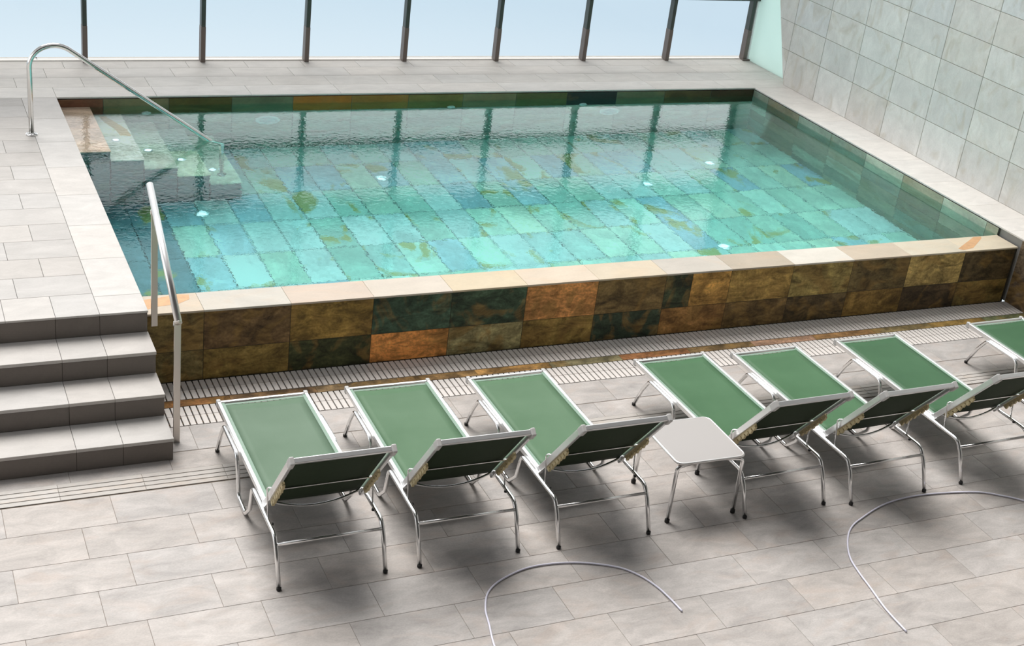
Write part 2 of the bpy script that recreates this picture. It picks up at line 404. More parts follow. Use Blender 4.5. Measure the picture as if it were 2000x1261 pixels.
# ---- coping of the front edge (water flush with it)
T = Tiles((0, 0, H-.014), (1, 0, 0), (0, 1, 0), th=.014, gap=.0008)
cop = [(238, 222, 200), (232, 226, 214), (236, 218, 200), (242, 230, 214), (242, 224, 192), (246, 228, 205), (240, 224, 198), (226, 218, 206), (214, 200, 180), (250, 244, 232), (228, 212, 190), (240, 230, 208), (248, 234, 208)]
for k in range(-1, 12):
    a, b = max(.6*k, XL), min(.6*k+.6, XR+.0)
    T.tile(a, b, -.004, YI, tuple(x*.62 for x in s2l(cop[k+1])))
o = T.done('trim_3', M['coping'], M['concrete']); tag(o, kind='structure')
# rust-coloured veins of two coping slabs
def stain(name, pts, z, col):
    bm = bmesh.new(); f = bm.faces.new([bm.verts.new((x, y, z)) for x, y in pts])
    r = bmesh.ops.extrude_face_region(bm, geom=[f]); bmesh.ops.translate(bm, vec=(0, 0, -.0012), verts=[v for v in r['geom'] if isinstance(v, bmesh.types.BMVert)])
    s = obj(name, bm, col, o)
M['rust'] = plain('rust_vein', (.56, .32, .155), .5, noise=.3, nscale=18)
stain('stone_vein', [(-.385, .06), (-.30, .10), (-.15, .12), (-.06, .18), (-.05, .25), (-.13, .268), (-.25, .235), (-.385, .215)], H+.0008, M['rust'])
stain('stone_vein', [(6.58, .02), (6.72, .05), (6.86, .15), (6.97, .23), (6.99, .262), (6.90, .262), (6.80, .20), (6.68, .13), (6.56, .06)], H+.0008, M['rust'])

# ---- basin: walls and floor under water
basin = empty('pool_basin', (3.4, 2.3, -.75)); tag(basin, kind='structure')
basin.location = (0, 0, 0)
def ptile(x):
    """dry colours of the mixed slates: grey-blue to the left end, greener and golden to the right end"""
    t = max(0, min(1, (x+.4)/7.6)); r = random.random()
    if random.random() < .80-.62*t: c = random.choice([(.50, .56, .62), (.58, .62, .62), (.40, .47, .54), (.66, .70, .68), (.52, .58, .56)])
    else: c = random.choice([(.60, .65, .58), (.52, .58, .50), (.62, .62, .52), (.70, .73, .68), (.44, .54, .48), (.58, .62, .54)])
    return tuple(min(.94, v*1.45) for v in c)
T = Tiles((0, 0, -.75), (1, 0, 0), (0, 1, 0), gap=.0035)
ex = edges(XL, XR, .3, .3); ey = edges(YI, YB, .83, .6)
for a, b in zip(ex, ex[1:]):
    for c, d_ in zip(ey, ey[1:]): T.tile(a, b, c, d_, ptile(a) if not (a < .25 and c > .8) else (.30, .38, .46))
T.bed(XL, XR, YI, YB)
T.done('pool_floor', M['pooltile'], M['grout_pool'], basin)
wallpal = [(.42, .44, .36), (.34, .38, .32), (.50, .50, .42), (.30, .30, .24), (.46, .40, .30), (.55, .58, .50)]
def inner(name, O, U, V, length, start, special=None, pal=None, zrows=None):
    T = Tiles(O, U, V, gap=.002)
    es = edges(0, length, start, .6); zs = zrows or [-.75, -.605, -.305, -.005, .295, .595]
    for j, (c, d_) in enumerate(zip(zs, zs[1:])):
        for i, (a, b) in enumerate(zip(es, es[1:])):
            col = random.choice(pal or wallpal)
            if special and j == len(zs)-2 and i < len(special): col = special[i]
            T.tile(a, b, c, d_, col)
    T.bed(0, length, -.75, min(.6, (zrows or [.6])[-1]-.01))
    return T.done(name, M['pooltile_wall'], M['grout_pool'], basin)
M['pooltile_wall'] = stone('pool_wall_slate', .25, 2.6, 30, .55, .2, stretch=(1, 1, 1.6), vein=(.30, .22, .08), veinamt=.35)
S = [s2l(c) for c in ((120, 82, 62), (120, 118, 88), (84, 78, 40), (110, 120, 92), (170, 112, 44), (150, 112, 52), (118, 110, 60), (124, 122, 92), (92, 96, 58), (44, 52, 50), (100, 110, 84), (80, 72, 48), (70, 62, 44))]
inner('pool_wall', (XL, YB+.006, 0), (1, 0, 0), (0, 0, 1), XR-XL, .41, S, [(.44, .47, .40), (.36, .42, .36), (.48, .48, .41), (.32, .38, .33)])
inner('pool_wall', (XR+.006, YB, 0), (0, -1, 0), (0, 0, 1), YB-YI, .3, None, [(.34, .34, .26), (.30, .36, .30), (.42, .40, .30), (.26, .25, .18), (.52, .56, .46)])
inner('pool_wall', (XL-.006, YI, 0), (0, 1, 0), (0, 0, 1), YB-YI, .3)
inner('pool_wall', (XR, YI-.006, 0), (-1, 0, 0), (0, 0, 1), XR-XL, .3, None, None, [-.75, -.605, -.305, -.005, .295, .50])

# ---- submerged steps
steps = empty('pool_steps', (-.1, 3.73, .5)); tag(steps, kind='structure')
steps.location = (0, 0, 0)
SY = 3.135; tread = .285
sx_ = [-.39, -.105, .178, .465, .752, 1.036]; sz_ = [.518, .290, .065, -.140, -.355]
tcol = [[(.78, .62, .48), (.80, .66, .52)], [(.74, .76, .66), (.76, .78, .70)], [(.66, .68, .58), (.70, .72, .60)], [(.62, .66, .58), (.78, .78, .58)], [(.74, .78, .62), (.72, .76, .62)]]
for i in range(5):
    bm = bmesh.new(); box(bm, sx_[i], sx_[i+1]-.006, SY+.008, YB, -.75, sz_[i]-.02)
    obj('step_body', bm, M['grout_pool'], steps)
    T = Tiles((0, 0, sz_[i]-.02), (1, 0, 0), (0, 1, 0), th=.02, gap=.001)
    B_ = 1.0 if i == 0 else 1.2
    T.tile(sx_[i], sx_[i+1]+.004, SY-.004, 3.735, tuple(min(.93, v*B_) for v in tcol[i][1])); T.tile(sx_[i], sx_[i+1]+.004, 3.735, YB, tuple(min(.93, v*B_) for v in tcol[i][0]))
    T.done('tread', M['pooltile_wall'], M['grout_pool'], steps)
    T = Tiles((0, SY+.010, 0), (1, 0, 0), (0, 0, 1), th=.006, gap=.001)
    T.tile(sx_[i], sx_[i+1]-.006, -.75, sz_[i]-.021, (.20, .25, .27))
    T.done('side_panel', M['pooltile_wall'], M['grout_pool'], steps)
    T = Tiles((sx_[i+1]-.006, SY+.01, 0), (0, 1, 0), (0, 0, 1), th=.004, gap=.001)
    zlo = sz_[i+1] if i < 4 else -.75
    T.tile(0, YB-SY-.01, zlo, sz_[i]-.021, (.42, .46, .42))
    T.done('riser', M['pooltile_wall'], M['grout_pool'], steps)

# golden-brown vein in the second tread
bm = bmesh.new(); z = sz_[1]+.0006
f = bm.faces.new([bm.verts.new((x, y, z)) for x, y in ((-.03, 4.28), (.03, 4.28), (.10, 4.1), (.165, 3.9), (.17, 3.74), (.08, 3.75), (.05, 3.95), (.0, 4.1))])
r = bmesh.ops.extrude_face_region(bm, geom=[f]); bmesh.ops.translate(bm, vec=(0, 0, -.001), verts=[v for v in r['geom'] if isinstance(v, bmesh.types.BMVert)])
M['gold'] = plain('golden_vein', (.68, .50, .25), .5, noise=.2, nscale=12)
obj('stone_vein', bm, M['gold'], steps)

# ---- water
bm = bmesh.new(); box(bm, XL-.004, XR+.004, YI-.006, YB+.004, -.80, WZ)
wt = obj('pool_water', bm, M['water']); tag(wt, 'clear turquoise water filling the raised stone pool', 'water', kind='stuff')

# ---- deck (left, far and right of the pool)
deck = bmesh.new()
T = Tiles((0, 0, D-.014), (1, 0, 0), (0, 1, 0), th=.014, gap=.0012)
DB = (.47, .448, .428); LB = (.56, .535, .51)
# left border
ey = [YF]+[.143+.6*k for k in range(7)]+[YB]
for a, b in zip(ey, ey[1:]): T.tile(-.695, XL, a, b, grey(LB, .02, .01))
# left field
ry = [YF, .195, .50, .80, 1.105, 1.40, 1.705, 2.005, 2.305, 2.605, 2.905, 3.205, 3.505, 3.805, 4.105, YB]
for j, (a, b) in enumerate(zip(ry, ry[1:])):
    if j == 0:
        es = [-6.5+.3*k for k in range(0)] + edges(-6.5, -.695, -.966, .3)
    else: es = edges(-6.5, -.695, (-.962, -1.16)[j % 2], .6)
    for c, d_ in zip(es, es[1:]): T.tile(c, d_, a, b, grey(DB if j else (.52, .50, .48), .05, .012))
# far side
for (a, b, off, base) in ((YB, 4.63, -.39, (.67, .645, .61)), (4.63, 4.925, -.1, (.62, .595, .56)), (4.925, 5.22, .2, (.53, .505, .475)), (5.22, YW, -.2, (.52, .495, .465))):
    es = edges(-6.5, XW+.2, off, .9 if a == YB else .6)
    for c, d_ in zip(es, es[1:]): T.tile(c, d_, a, b, grey(base, .03, .01))
# right side
ey = [-.6]+[.15+.6*k-.6+.6 for k in range(7)]+[YB]
for a, b in zip(ey, ey[1:]): T.tile(XR, XW+.02, a, b, grey((.71, .68, .645), .015, .008), .0008)
dk = T.done('pool_deck', M['deck'], M['grout_light']); tag(dk, kind='structure')
bm = bmesh.new(); z0, z1 = 0, D-.014
box(bm, -6.5, XL-.02, YF+.02, YW+.2, 0, z1-.0); box(bm, XL-.03, XR+.03, YB+.03, YW+.2, 0, z1); box(bm, XR+.03, XW+.3, -.58, YW+.2, 0, z1)
obj('deck_body', bm, M['concrete'], dk)
# slate lip facing of the right deck end beyond the front wall
T = Tiles((XR+.03, 0, 0), (0, -1, 0), (0, 0, 1), th=.006)
T.tile(.006, .56, .30, D-.016, s2l((120, 104, 84))); T.tile(.006, .56, 0, .30, s2l((104, 90, 74)))
T.done('deck_facing', M['slate'], M['grout_dark'], dk)

# ---- stairs up to the deck
st = empty('staircase', (0, 0, 0)); tag(st, kind='structure')
r_ = D/4; td = .2834
cols = [XL]+[-.39-.305, -.966]
def xcols(k):
    xs = [XL, -.695, -.968]; x = -.968
    while x > -6.5: x -= .60; xs.append(max(x, -6.5))
    return xs[::-1]
for k in range(4):       # k = 0 top (deck edge), 1..3 treads
    yf = YF-td*k; z = D-r_*k
    if k:
        T = Tiles((0, 0, z-.022), (1, 0, 0), (0, 1, 0), th=.022, gap=.0012)
        xs = xcols(k)
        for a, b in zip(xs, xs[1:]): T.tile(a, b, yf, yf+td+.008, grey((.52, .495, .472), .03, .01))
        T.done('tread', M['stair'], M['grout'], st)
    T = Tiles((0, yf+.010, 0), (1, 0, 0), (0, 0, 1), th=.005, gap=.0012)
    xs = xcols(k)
    for a, b in zip(xs, xs[1:]): T.tile(a, min(b, XL-.004), z-r_, z-(.023 if k else .015), grey((.175, .152, .136), .05, .01))  # stone of the treads darkened, the risers' shade put into the colour
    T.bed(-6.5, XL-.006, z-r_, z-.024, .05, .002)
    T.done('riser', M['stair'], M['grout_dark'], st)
    if k:
        bm = bmesh.new(); box(bm, -6.5, XL-.008, yf+.05, yf+td+.05, 0, z-.022); obj('step_body', bm, M['concrete'], st)
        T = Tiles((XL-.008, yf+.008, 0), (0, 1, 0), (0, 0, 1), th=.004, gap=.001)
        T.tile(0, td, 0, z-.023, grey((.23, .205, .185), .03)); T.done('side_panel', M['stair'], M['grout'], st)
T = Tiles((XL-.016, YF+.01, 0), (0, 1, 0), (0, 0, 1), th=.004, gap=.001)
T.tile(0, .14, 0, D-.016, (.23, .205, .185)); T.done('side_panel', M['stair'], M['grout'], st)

# ---- right wall, tiled, its far end raked
T = Tiles((XW, 0, 0), (0, -1, 0), (0, 0, 1), th=.004, gap=.003)
zs = [D-.0, 1.01]+[1.01+.3125*k for k in range(1, 18)]
def rake(z): return 4.437+(z-D)*.424
for j, (a, b) in enumerate(zip(zs, zs[1:])):
    ys = [1.42+.608*k for k in range(-20, 12)]
    lim = rake((a+b)/2)
    for c, d_ in zip(ys, ys[1:]):
        if c >= rake(b) : continue
        col = random.choice([(.70, .695, .675), (.72, .71, .685), (.675, .675, .655), (.71, .69, .655), (.74, .735, .71), (.70, .705, .70), (.70, .68, .65)])
        if d_ <= rake(a): T.tile(-d_, -c, a, b, grey(col, .03, .01))
        else:
            # slab cut along the raked end: trapezoid
            y1, y2 = min(d_, rake(a)), min(d_, rake(b)); g = .0022
            poly = [(c+g, a+g), (y1-.0, a+g), (y2-.0, b-g), (c+g, b-g)]
            if y1 <= c+g: poly = [(c+g, a+(c-rake(a))/.424 + g), (y2, b-g), (c+g, b-g)] if y2 > c+.01 else []
            if y2 > y1 and y2 >= d_-1e-6 and y1 < d_ and len(poly) == 4: poly = [(c+g, a+g), (y1, a+g), (d_-g, a+(d_-y1)/.424), (d_-g, b-g), (c+g, b-g)]
            if poly:
                sd = (random.random(), random.random(), random.random(), 1)
                f1 = T.bm.faces.new([T.bm.verts.new((XW-.004, yy, zz)) for yy, zz in poly])
                t = grey(tuple(v*.97 for v in col), .03, .01)
                for l in f1.loops: l[T.tl] = (*t, 1); l[T.sl] = sd
# core slab with raked end
top = 6.2
pr = [(-11, 0), (4.437-.26, 0), (4.437, D), (rake(top), top), (-11, top)]
va = [T.bm.verts.new((XW-.002, a, b)) for a, b in pr]; vb = [T.bm.verts.new((XW+.16, a, b)) for a, b in pr]
fs = [T.bm.faces.new(va), T.bm.faces.new(vb[::-1])]+[T.bm.faces.new((va[i], vb[i], vb[(i+1) % 5], va[(i+1) % 5])) for i in range(5)]
for f in fs: f.material_index = 1
wr = T.done('wall_right', M['wall'], M['grout_wall'] if 'grout_wall' in M else plain('wall_grout', (.30, .29, .24), .9)); tag(wr, kind='structure')

# ---- rest of the shell, out of the picture
bm = bmesh.new(); box(bm, -6.7, -6.5, -11, -3.6, 0, 6.2); box(bm, -6.7, -6.5, -3.6, YW+.2, 0, .9); tag(obj('wall_left', bm, M['plaster']), kind='structure')  # low towards the pool, an opening added to light the right wall
bm = bmesh.new(); box(bm, -6.7, 8.8, -11.2, -11, 0, 6.2); tag(obj('wall_rear', bm, M['shade_plaster']), kind='structure')
bm = bmesh.new(); box(bm, -6.5, 8.6, -10.9, -3.6, 6.2, 6.3)
tag(obj('ceiling', bm, M['shade_plaster']), kind='structure')  # stops short of the pool, opening added to let the sun in
bm = bmesh.new(); box(bm, -6.5, XW+.4, YW-.05, YW+.15, 6.05, 6.2); tag(obj('wall_far', bm, M['plaster']), kind='structure')

# ---- glazing: one bay per window, each with its mullion
mx_ = [.02, 1.175, 2.262, 3.355, 4.445, 5.54, 6.645, 7.735]
xs = [mx_[0]-1.1*k for k in range(5, 0, -1)]+mx_
for i in range(len(xs)):
    x0 = xs[i]; x1 = xs[i+1] if i+1 < len(xs) else None
    n = i+1
    bm = bmesh.new()
    if x1: 
        box(bm, x0+.02, x1-.02, YW+.012, YW+.024, D+.02, 6.05)
        wn = obj('window_%d' % n, bm, M['glass'])
    else:
        wn = empty('window_%d' % n, (x0, YW, D))
        wn.location = (0, 0, 0); bm.free()
    tag(wn, kind='structure')
    bm = bmesh.new(); box(bm, x0-.022, x0+.022, YW-.055, YW+.035, .985, 6.05)
    obj('mullion', bm, M['mullion'], wn, bevel=.004)
    bm = bmesh.new(); box(bm, x0-.024, x0+.024, YW-.058, YW+.037, D, .985)
    obj('mullion_foot', bm, M['mullion_low'], wn, bevel=.004)
    if x1:
        bm = bmesh.new(); box(bm, x0+.024, x1-.024, YW-.0, YW+.035, D, D+.008)
        obj('sill', bm, M['plaster'], wn)
bm = bmesh.new(); box(bm, -6.5, 7.9, YW-.065, YW+.035, 1.34, 1.41); tag(obj('trim_4', bm, M['mullion'], bevel=.004), kind='structure')
bm = bmesh.new(); box(bm, -6.5, 7.9, YW-.065, YW+.035, 2.0, 2.32); tag(obj('trim_5', bm, M['mullion'], bevel=.004), kind='structure')
# frosted side pane between the glazing corner and the tiled wall
bm = bmesh.new(); box(bm, 7.80, 7.815, 4.2, YW+.03, D, 6.05)
sp = obj('window_20', bm, M['frost']); tag(sp, kind='structure')
bm = bmesh.new(); box(bm, 7.775, 7.80, YW-.045, YW+.03, D, 6.05)
obj('corner_post', bm, M['white_fit'], sp, bevel=.003)
bm = bmesh.new(); box(bm, 7.70, 7.80, YW-.08, YW-.05, D, D+.018); obj('foot_bracket', bm, M['mullion_low'], sp, bevel=.003)

# ------------------------------------------------------------------ pool fittings
def wall_lamp(x, label):
    t = empty('pool_light', (x, YB-.002, .05)); tag(t, label, 'pool light', 'round lamps in the far pool wall')
    bm = bmesh.new(); lathe(bm, [(.125, 0), (.125, -.012), (.112, -.022), (.088, -.022), (.084, -.014), (.02, -.014)], (0, 0, 0), 32, 'y'); obj('ring', bm, M['white_fit'], t, True)
    bm = bmesh.new(); lathe(bm, [(.083, -.010), (.075, -.022), (.04, -.028), (.01, -.029)], (0, 0, 0), 32, 'y'); obj('lens', bm, M['lens'], t, True)
wall_lamp(1.57, 'round white underwater lamp in the far pool wall, nearer the steps')
wall_lamp(5.35, 'round white underwater lamp in the far pool wall, nearer the tiled side wall')
for x, l in ((.41, 'small white water nozzle in the far pool wall above the submerged steps'), (3.49, 'small white water nozzle in the middle of the far pool wall'), (5.02, 'small white water nozzle close to the right-hand underwater lamp')):
    bm = bmesh.new(); lathe(bm, [(.045, 0), (.045, -.006), (.036, -.012), (.018, -.012), (.015, -.006)], (0, 0, 0), 20, 'y')
    tag(obj('wall_nozzle', bm, M['white_fit'], None, True, loc=(x, YB-.002, .32)), l, 'nozzle', 'water nozzles in the far pool wall')
for i, (x, y, l) in enumerate(((.02, 3.64, 'small round step light on the second submerged tread'), (.29, 3.58, 'small round step light on the third submerged tread'), (.57, 3.52, 'small round step light on the fourth submerged tread'), (.84, 3.45, 'small round step light on the lowest submerged tread'))):
    t = empty('step_light', (x, y, sz_[i+1]+.0005)); tag(t, l, 'light', 'round lights on the pool steps')
    bm = bmesh.new(); lathe(bm, [(.040, 0), (.040, .003), (.030, .005)], (0, 0, 0), 20); obj('rim', bm, M['white_fit'], t, True)
    bm = bmesh.new(); lathe(bm, [(.028, .004), (.024, .007), (.01, .008)], (0, 0, 0), 20); obj('lens', bm, M['step_lens'], t, True)
for (x, y, l) in ((.62, 2.86, 'small round light in the pool floor just below the submerged steps'), (2.46, 3.43, 'small round light in the pool floor behind the centre'), (5.12, 2.94, 'small round light in the pool floor right of the centre'),
                  (6.12, 3.38, 'small round light in the pool floor near the far right corner'), (5.12, 1.44, 'small round light in the pool floor close to the front coping')):
    t = empty('floor_light', (x, y, -.744)); tag(t, l, 'light', 'round lights in the pool floor')
    bm = bmesh.new(); lathe(bm, [(.062, 0), (.062, .004), (.050, .008)], (0, 0, 0), 22); obj('rim', bm, M['white_fit'], t, True)
    bm = bmesh.new(); lathe(bm, [(.048, .006), (.040, .010), (.01, .011)], (0, 0, 0), 22); obj('lens', bm, M['step_lens'], t, True)

# ------------------------------------------------------------------ handrails
hr = empty('pool_handrail', (-.717, 3.342, D)); tag(hr, 'bent round steel handrail from the deck down into the water over the submerged steps', 'handrail')
pp = fillet([(0, 0, 0), (0, 0, .83), (1.72, 0, -.385), (1.635, -.0, -.97)], [.20, .06], 14)
# keep the first bend a wide hook
pp = [Vector((0, 0, 0)), Vector((0, 0, .58))]
A = Vector((.0, 0, .58)); R_ = .20; cx_ = R_
ang_end = math.atan2(.5033, .72)    # slope of the falling run
for k in range(1, 17):
    a = PI-(PI/2+ang_end)*k/16; pp.append(Vector((cx_+R_*math.cos(a), 0, .58+R_*math.sin(a)*.92)))
last = pp[-1]; d0 = Vector((math.cos(-ang_end), 0, math.sin(-ang_end)))
tgt = Vector((.763+.717, 0, .533-D)); pp += fillet([last+d0*.02, tgt, tgt+Vector((.13, 0, -.10)), tgt+Vector((.150, 0, -.36+.617-.533-.356+.0))], [.0, .06], 6)[0:]
pp[-1].z = -.355-D+.002; pp[-1].x = pp[-2].x
bm = bmesh.new(); tube(bm, pp, .021, 16); obj('tube', bm, M['chrome'], hr, True)
bm = bmesh.new(); lathe(bm, [(.050, 0), (.050, .006), (.044, .012), (.024, .014), (.023, .02)], (0, 0, 0), 24); obj('base_flange', bm, M['chrome'], hr, True)
bm = bmesh.new(); lathe(bm, [(.045, 0), (.045, .005), (.024, .012)], (pp[-1].x, 0, -.354-D), 24); obj('base_flange', bm, M['chrome'], hr, True)

sr = empty('stair_handrail', (-.335, -.767, 0)); tag(sr, 'straight sloping steel handrail on two flat posts beside the stone stairs', 'handrail')
sy0 = -.767
rl = [(0, .134-sy0, 1.392), (0, -.79-sy0, .856)]
bm = bmesh.new(); tube(bm, rl, .0225, 20); rt = obj('top_rail', bm, M['satin_rail'], sr, True)
dr = (Vector(rl[1])-Vector(rl[0])).normalized()
bm = bmesh.new(); tube(bm, [Vector(rl[1])+dr*.0, Vector(rl[1])+dr*.004], .0232, 20); obj('end_cap', bm, M['steel'], rt, True)
for (yy, z0, z1) in ((-.767, .0, .835), (-.030, .455, 1.262)):
    bm = bmesh.new(); box(bm, -.021, .021, yy-sy0-.006, yy-sy0+.006, z0, z1); ps = obj('post', bm, M['steel'], sr, bevel=.002)
    bm = bmesh.new(); tube(bm, fillet([(-.021, yy-sy0, z1-.01), (-.021, yy-sy0, z1+.020), (0, yy-sy0, z1+.03)], .012), .006, 8); obj('bracket', bm, M['chrome'], ps, True)

# ------------------------------------------------------------------ sun loungers
def make_lounger():
    """local frame: x across (0 = middle), y towards the pool (0 = middle glide), z up from the floor"""
    t = empty('sun_lounger')
    hw = .306; TR = .0125
    # side legs: one wave-shaped tube per side
    for s in (-1, 1):
        x = s*hw
        pts = [(x, .722, .012), (x, .645, .170), (x, .575, .272), (x, .245, .274), (x, .205, .15), (x, .175, .02), (x, .0, .012), (x, -.085, .10), (x, -.125, .274), (x, -.60, .274), (x, -.655, .20), (x, -.733, .012)]
        pp = fillet(pts, [.0, .045, .055, .0, .045, .045, .0, .045, .07, .0], 6)
        # the leg stands flush under the rail
        bm = bmesh.new(); tube(bm, pp, TR, 12); leg = obj('side_leg_tube', bm, M['alu'], t, True)
        for yy in (.722, -.733):
            bm = bmesh.new(); lathe(bm, [(.0115, 0), (.014, .004), (.0140, .018), (.0125, .020)], (x, yy, 0), 14); obj('foot_cap', bm, M['rubber'], leg, True)
        bm = bmesh.new(); box(bm, x-.008, x+.008, .02, .13, 0, .010); obj('glide', bm, M['rubber'], leg, bevel=.003)
        for yy in (.50, -.50):
            bm = bmesh.new(); lathe(bm, [(.009, 0), (.009, .010)], (s*(hw-.014), yy, .268), 10); obj('bumper', bm, M['rubber'], leg, True)
    # crossbar between the rear legs and a low one near the front legs
    bm = bmesh.new(); tube(bm, [(-hw+.008, -.640, .236), (hw-.008, -.640, .236)], .0095, 12); obj('crossbar', bm, M['alu'], t, True)
    # seat frame
    fx = .281; yh = -.315; yt = .832
    def zr(y): return .287+(.291-.287)*(y-yh)/(yt-yh)
    n = Vector((0, yt-yh, .004)).normalized(); up = Vector((0, -n.z, n.y))
    for s in (-1, 1):
        bm = bmesh.new(); a = Vector((s*fx, yh, zr(yh))); b = Vector((s*fx, yt, zr(yt))); c = (a+b)/2
        obox(bm, c, (1, 0, 0), n, up, .0115, (b-a).length/2, .017); obj('seat_rail', bm, M['aluflat'], t, bevel=.005, seg=3)
    bm = bmesh.new(); obox(bm, (0, yt-.008, zr(yt)), (1, 0, 0), n, up, fx-.011, .0105, .012); obj('foot_bar', bm, M['aluflat'], t, bevel=.005, seg=3)
    for s in (-1, 1):
        bm = bmesh.new(); obox(bm, (s*fx, yt-.004, zr(yt)-.004), (1, 0, 0), n, up, .0135, .016, .024); obj('corner_cap', bm, M['cap'], t, bevel=.006, seg=3)
    # seat sling, slightly sagging
    def sling(name, p0, p1, w, sag, parent, th=.0022, nu=14, nv=10):
        bm = bmesh.new(); p0 = Vector(p0); p1 = Vector(p1); d = (p1-p0); nn = Vector((1, 0, 0)).cross(d.normalized()); nn = nn if nn.z > 0 else -nn
        g = []
        for lay in (0, 1):
            L_ = []
            for i in range(nu+1):
                rr = []
                for j in range(nv+1):
                    u = i/nu; v = j/nv*2-1
                    s_ = -sag*(1-v*v)*(.35+.65*min(1, 4*u*(1-u)*1.3))
                    rr.append(bm.verts.new(p0+d*u+Vector((v*w, 0, 0))+nn*(s_-lay*th)))
                L_.append(rr)
            g.append(L_)
        for lay in (0, 1):
            for i in range(nu):
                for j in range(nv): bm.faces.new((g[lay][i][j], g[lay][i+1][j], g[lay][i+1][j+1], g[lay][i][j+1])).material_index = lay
        for i in range(nu):
            for j in (0, nv): bm.faces.new((g[0][i][j], g[0][i+1][j], g[1][i+1][j], g[1][i][j]))
        for j in range(nv):
            for i in (0, nu): bm.faces.new((g[0][i][j], g[0][i][j+1], g[1][i][j+1], g[1][i][j]))
        return obj(name, bm, [M['fabric'], M['underside_shade']], parent, True)
    sw = .250
    seat = sling('seat_sling', (0, yh+.01, zr(yh)+.010), (0, yt-.058, zr(yt)+.010), sw, .010, t)
    for s in (-1, 1):
        bm = bmesh.new(); a = Vector((s*.261, yh+.01, zr(yh)+.0105)); b = Vector((s*.261, yt-.03, zr(yt)+.0105))
        obox(bm, (a+b)/2, (1, 0, 0), n, up, .0105, (b-a).length/2, .0014); obj('hem', bm, M['hem'], seat)
    bm = bmesh.new(); obox(bm, (0, yt-.049, zr(yt)+.0095), (1, 0, 0), n, up, .248, .0085, .0012); obj('hem', bm, M['hem'], seat)
    # thin rods that stiffen the sling under the seat
    bm = bmesh.new(); tube(bm, [(-.27, .42, zr(.42)-.012), (-.14, .42, zr(.42)-.040), (.14, .42, zr(.42)-.040), (.27, .42, zr(.42)-.012)], .006, 8); obj('seat_support', bm, M['alu'], t, True)
    # backrest
    hy, hz = -.318, .284; ty, tz = -.757, .838
    bd = Vector((0, ty-hy, tz-hz)); bl = bd.length; bn = bd.normalized(); bu = Vector((0, bn.z, -bn.y))     # bu: face normal towards the sitter (to +y, up)
    def bp(x, s_, off=0): return Vector((x, hy, hz))+bn*s_+bu*off
    bx = .281
    for s in (-1, 1):
        bm = bmesh.new(); obox(bm, bp(s*bx, bl/2), (1, 0, 0), bn, bu, .0115, bl/2, .020); rail = obj('back_rail', bm, M['aluflat'], t, bevel=.005, seg=3)
        # hinge plate
        bm = bmesh.new(); obox(bm, bp(s*bx, .004), (1, 0, 0), bn, bu, .015, .022, .023); obj('hinge_cap', bm, M['aluflat'], rail, bevel=.008, seg=3)
        # cream toothed rack under the rail
        bm = bmesh.new(); s0, s1 = .10, .42; nt_ = 7
        for k in range(nt_):
            c0 = s0+(s1-s0)*(k+.5)/nt_; obox(bm, bp(s*(bx-.012), c0, -.033-.004*(k % 2)), (1, 0, 0), (bn+bu*.35), (bu-bn*.35), .009, .017, .013)
        obox(bm, bp(s*(bx-.012), (s0+s1)/2, -.022), (1, 0, 0), bn, bu, .008, (s1-s0)/2, .007)
        obj('notched_rack', bm, M['rack'], t, bevel=.003)
        bm = bmesh.new(); obox(bm, bp(s*(bx), bl-.022, -.004), (1, 0, 0), bn, bu, .0145, .034, .025); obj('corner_cap', bm, M['cap'], t, bevel=.008, seg=3)
    bm = bmesh.new(); obox(bm, bp(0, bl-.006, -.002), (1, 0, 0), bn, bu, bx-.012, .011, .016); obj('head_bar', bm, M['aluflat'], t, bevel=.005, seg=3)
    back = sling('back_sling', bp(0, .02, .006), bp(0, bl-.016, .006), .262, .008, t)
    # bowed bar below the hinge
    nb = 14; pts = []
    for k in range(nb+1):
        u = k/nb*2-1; pts.append(Vector((u*.272, -.352-.012*(1-u*u), .325-.058*(1-u*u))))
    bm = bmesh.new(); tube(bm, pts, .0075, 10); obj('bowed_bar', bm, M['alu'], t, True)
    # prop hoop: from the leg tubes up and across behind the back
    yb = -.487; zb = .487
    pts = fillet([(-hw+.004, -.455, .274), (-hw-.002, -.425, .470), (-.262, yb+.0, zb), (.262, yb, zb), (hw+.002, -.425, .470), (hw-.004, -.455, .274)], [.02, .012, .012, .02], 5)
    bm = bmesh.new(); tube(bm, pts, .0050, 8); obj('prop_hoop', bm, M['alu'], t, True)
    return t
def copy_tree(o, parent=None):
    c = o.copy(); COL.objects.link(c); c.parent = parent
    for ch in list(o.children): copy_tree(ch, c)
    return c
L_ = make_lounger()
G_ = 'green sun loungers in a row along the pool'
spots = [(-.112, -2.390, 'green sun lounger at the left end of the row, nearest the stone stairs'),
         (.715, -2.395, 'green sun lounger, second in the row counting from the stone stairs'),
         (1.568, -2.430, 'green sun lounger directly left of the small square side table'),
         (2.870, -2.430, 'green sun lounger directly right of the small square side table'),
         (3.663, -2.472, 'green sun lounger, second one to the right of the side table'),
         (4.612, -2.446, 'green sun lounger whose raised back is cut by the right picture edge'),
         (5.960, -2.400, 'green sun lounger at the far right, only its foot end in view')]
for i, (x, y, l) in enumerate(spots):
    o = L_ if i == 0 else copy_tree(L_)
    o.location = (x+.306, y+.733, 0); tag(o, l, 'sun lounger', G_)
    o.rotation_euler.z = math.radians([.1, -.7, .1, .6, .8, .5, .5][i])
    mv = [M['fabric_sheen'], M['fabric_half_sheen'], M['fabric_half_sheen'], M['fabric'], M['fabric'], M['fabric_deep'], M['fabric_deep']][i]  # greens deepen along the row, painting in how the sheen falls off
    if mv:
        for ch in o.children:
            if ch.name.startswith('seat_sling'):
                ch.material_slots[0].link = 'OBJECT'; ch.material_slots[0].material = mv

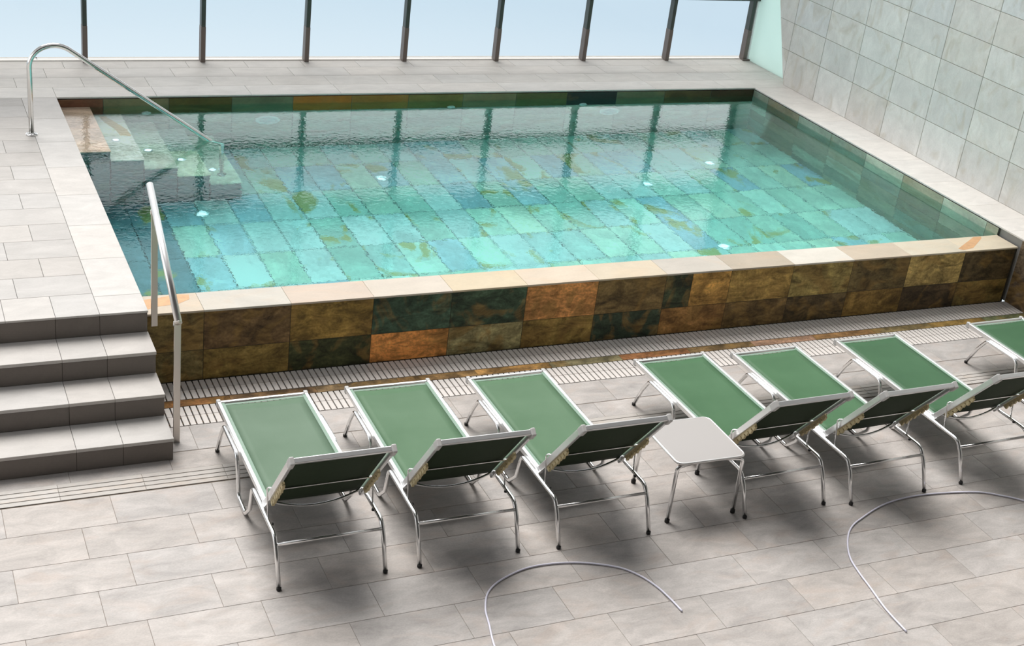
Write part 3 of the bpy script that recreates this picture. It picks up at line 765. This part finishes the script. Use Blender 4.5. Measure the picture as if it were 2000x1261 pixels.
# ------------------------------------------------------------------ side table
tb = empty('side_table', (2.600, -2.125, 0), math.radians(-1.0)); tag(tb, 'small square side table with pale grey top on four metal legs between the loungers', 'side table')
def rrect(hx, r, n=8):
    out = []
    for (sx, sy, a0) in ((1, 1, 0), (-1, 1, PI/2), (-1, -1, PI), (1, -1, 3*PI/2)):
        for k in range(n+1):
            a = a0+PI/2*k/n; out.append((sx*(hx-r)+math.cos(a)*r, sy*(hx-r)+math.sin(a)*r))
    return out
def slab(bm, hx, r, z0, z1):
    P = rrect(hx, r); a = [bm.verts.new((x, y, z0)) for x, y in P]; b = [bm.verts.new((x, y, z1)) for x, y in P]
    bm.faces.new(a[::-1]); bm.faces.new(b); n = len(P)
    for i in range(n): bm.faces.new((a[i], a[(i+1) % n], b[(i+1) % n], b[i]))
bm = bmesh.new(); slab(bm, .240, .045, .414, .4335); tp = obj('tabletop', bm, M['tabletop'], tb, bevel=.004, seg=3)
bm = bmesh.new(); P = rrect(.240, .045); pts = [(x, y, .4265) for x, y in P]; pts.append(pts[0]); tube(bm, pts, .0085, 10, cap=False); obj('rim', bm, M['tablerim'], tp, True)
for sx in (-1, 1):
    for sy in (-1, 1):
        bm = bmesh.new()
        tube(bm, fillet([(sx*.10, sy*.20, .402), (sx*.234, sy*.222, .398), (sx*.238, sy*.228, .012)], [.030], 7), .0125, 14)
        lg = obj('leg', bm, M['alu'], tb, True)
        bm = bmesh.new(); lathe(bm, [(.0145, 0), (.016, .006), (.0155, .024), (.013, .027)], (sx*.238, sy*.228, 0), 14); obj('foot_cap', bm, M['rubber'], lg, True)

# ------------------------------------------------------------------ pale hoses lying on the floor
def catmull(P, n=8):
    P = [Vector(p) for p in P]; out = []
    Q = [P[0]*2-P[1]]+P+[P[-1]*2-P[-2]]
    for i in range(1, len(Q)-2):
        for k in range(n):
            t = k/n; a, b, c, d = Q[i-1:i+3]
            out.append(.5*((2*b)+(c-a)*t+(2*a-5*b+4*c-d)*t*t+(3*b-a-3*c+d)*t**3))
    out.append(P[-1]); return out
def hose(pts, label):
    z = .0075; c = Vector((pts[0][0], pts[0][1], 0))
    bm = bmesh.new(); tube(bm, catmull([(x-c.x, y-c.y, z) for x, y in pts]), .0055, 8)
    tag(obj('hose', bm, M['hose'], None, True, loc=c), label, 'hose', 'thin pale hoses on the floor')
hose([(.80, -3.45), (.85, -3.141), (.89, -2.98), (.924, -2.846), (1.0, -2.71), (1.137, -2.618), (1.339, -2.562), (1.592, -2.588), (1.812, -2.686), (1.91, -2.79), (1.962, -2.912), (1.985, -3.04), (1.995, -3.162)], 'thin pale hose curved on the floor in front of the second and third loungers')
hose([(3.177, -3.675), (3.19, -3.47), (3.227, -3.276), (3.255, -3.12), (3.295, -2.98), (3.381, -2.838), (3.49, -2.72), (3.626, -2.642), (3.915, -2.534), (4.235, -2.507), (4.627, -2.565), (4.812, -2.661), (4.93, -2.76), (5.1, -2.95)], 'thin pale hose curved on the floor at the right behind the lounger backs')
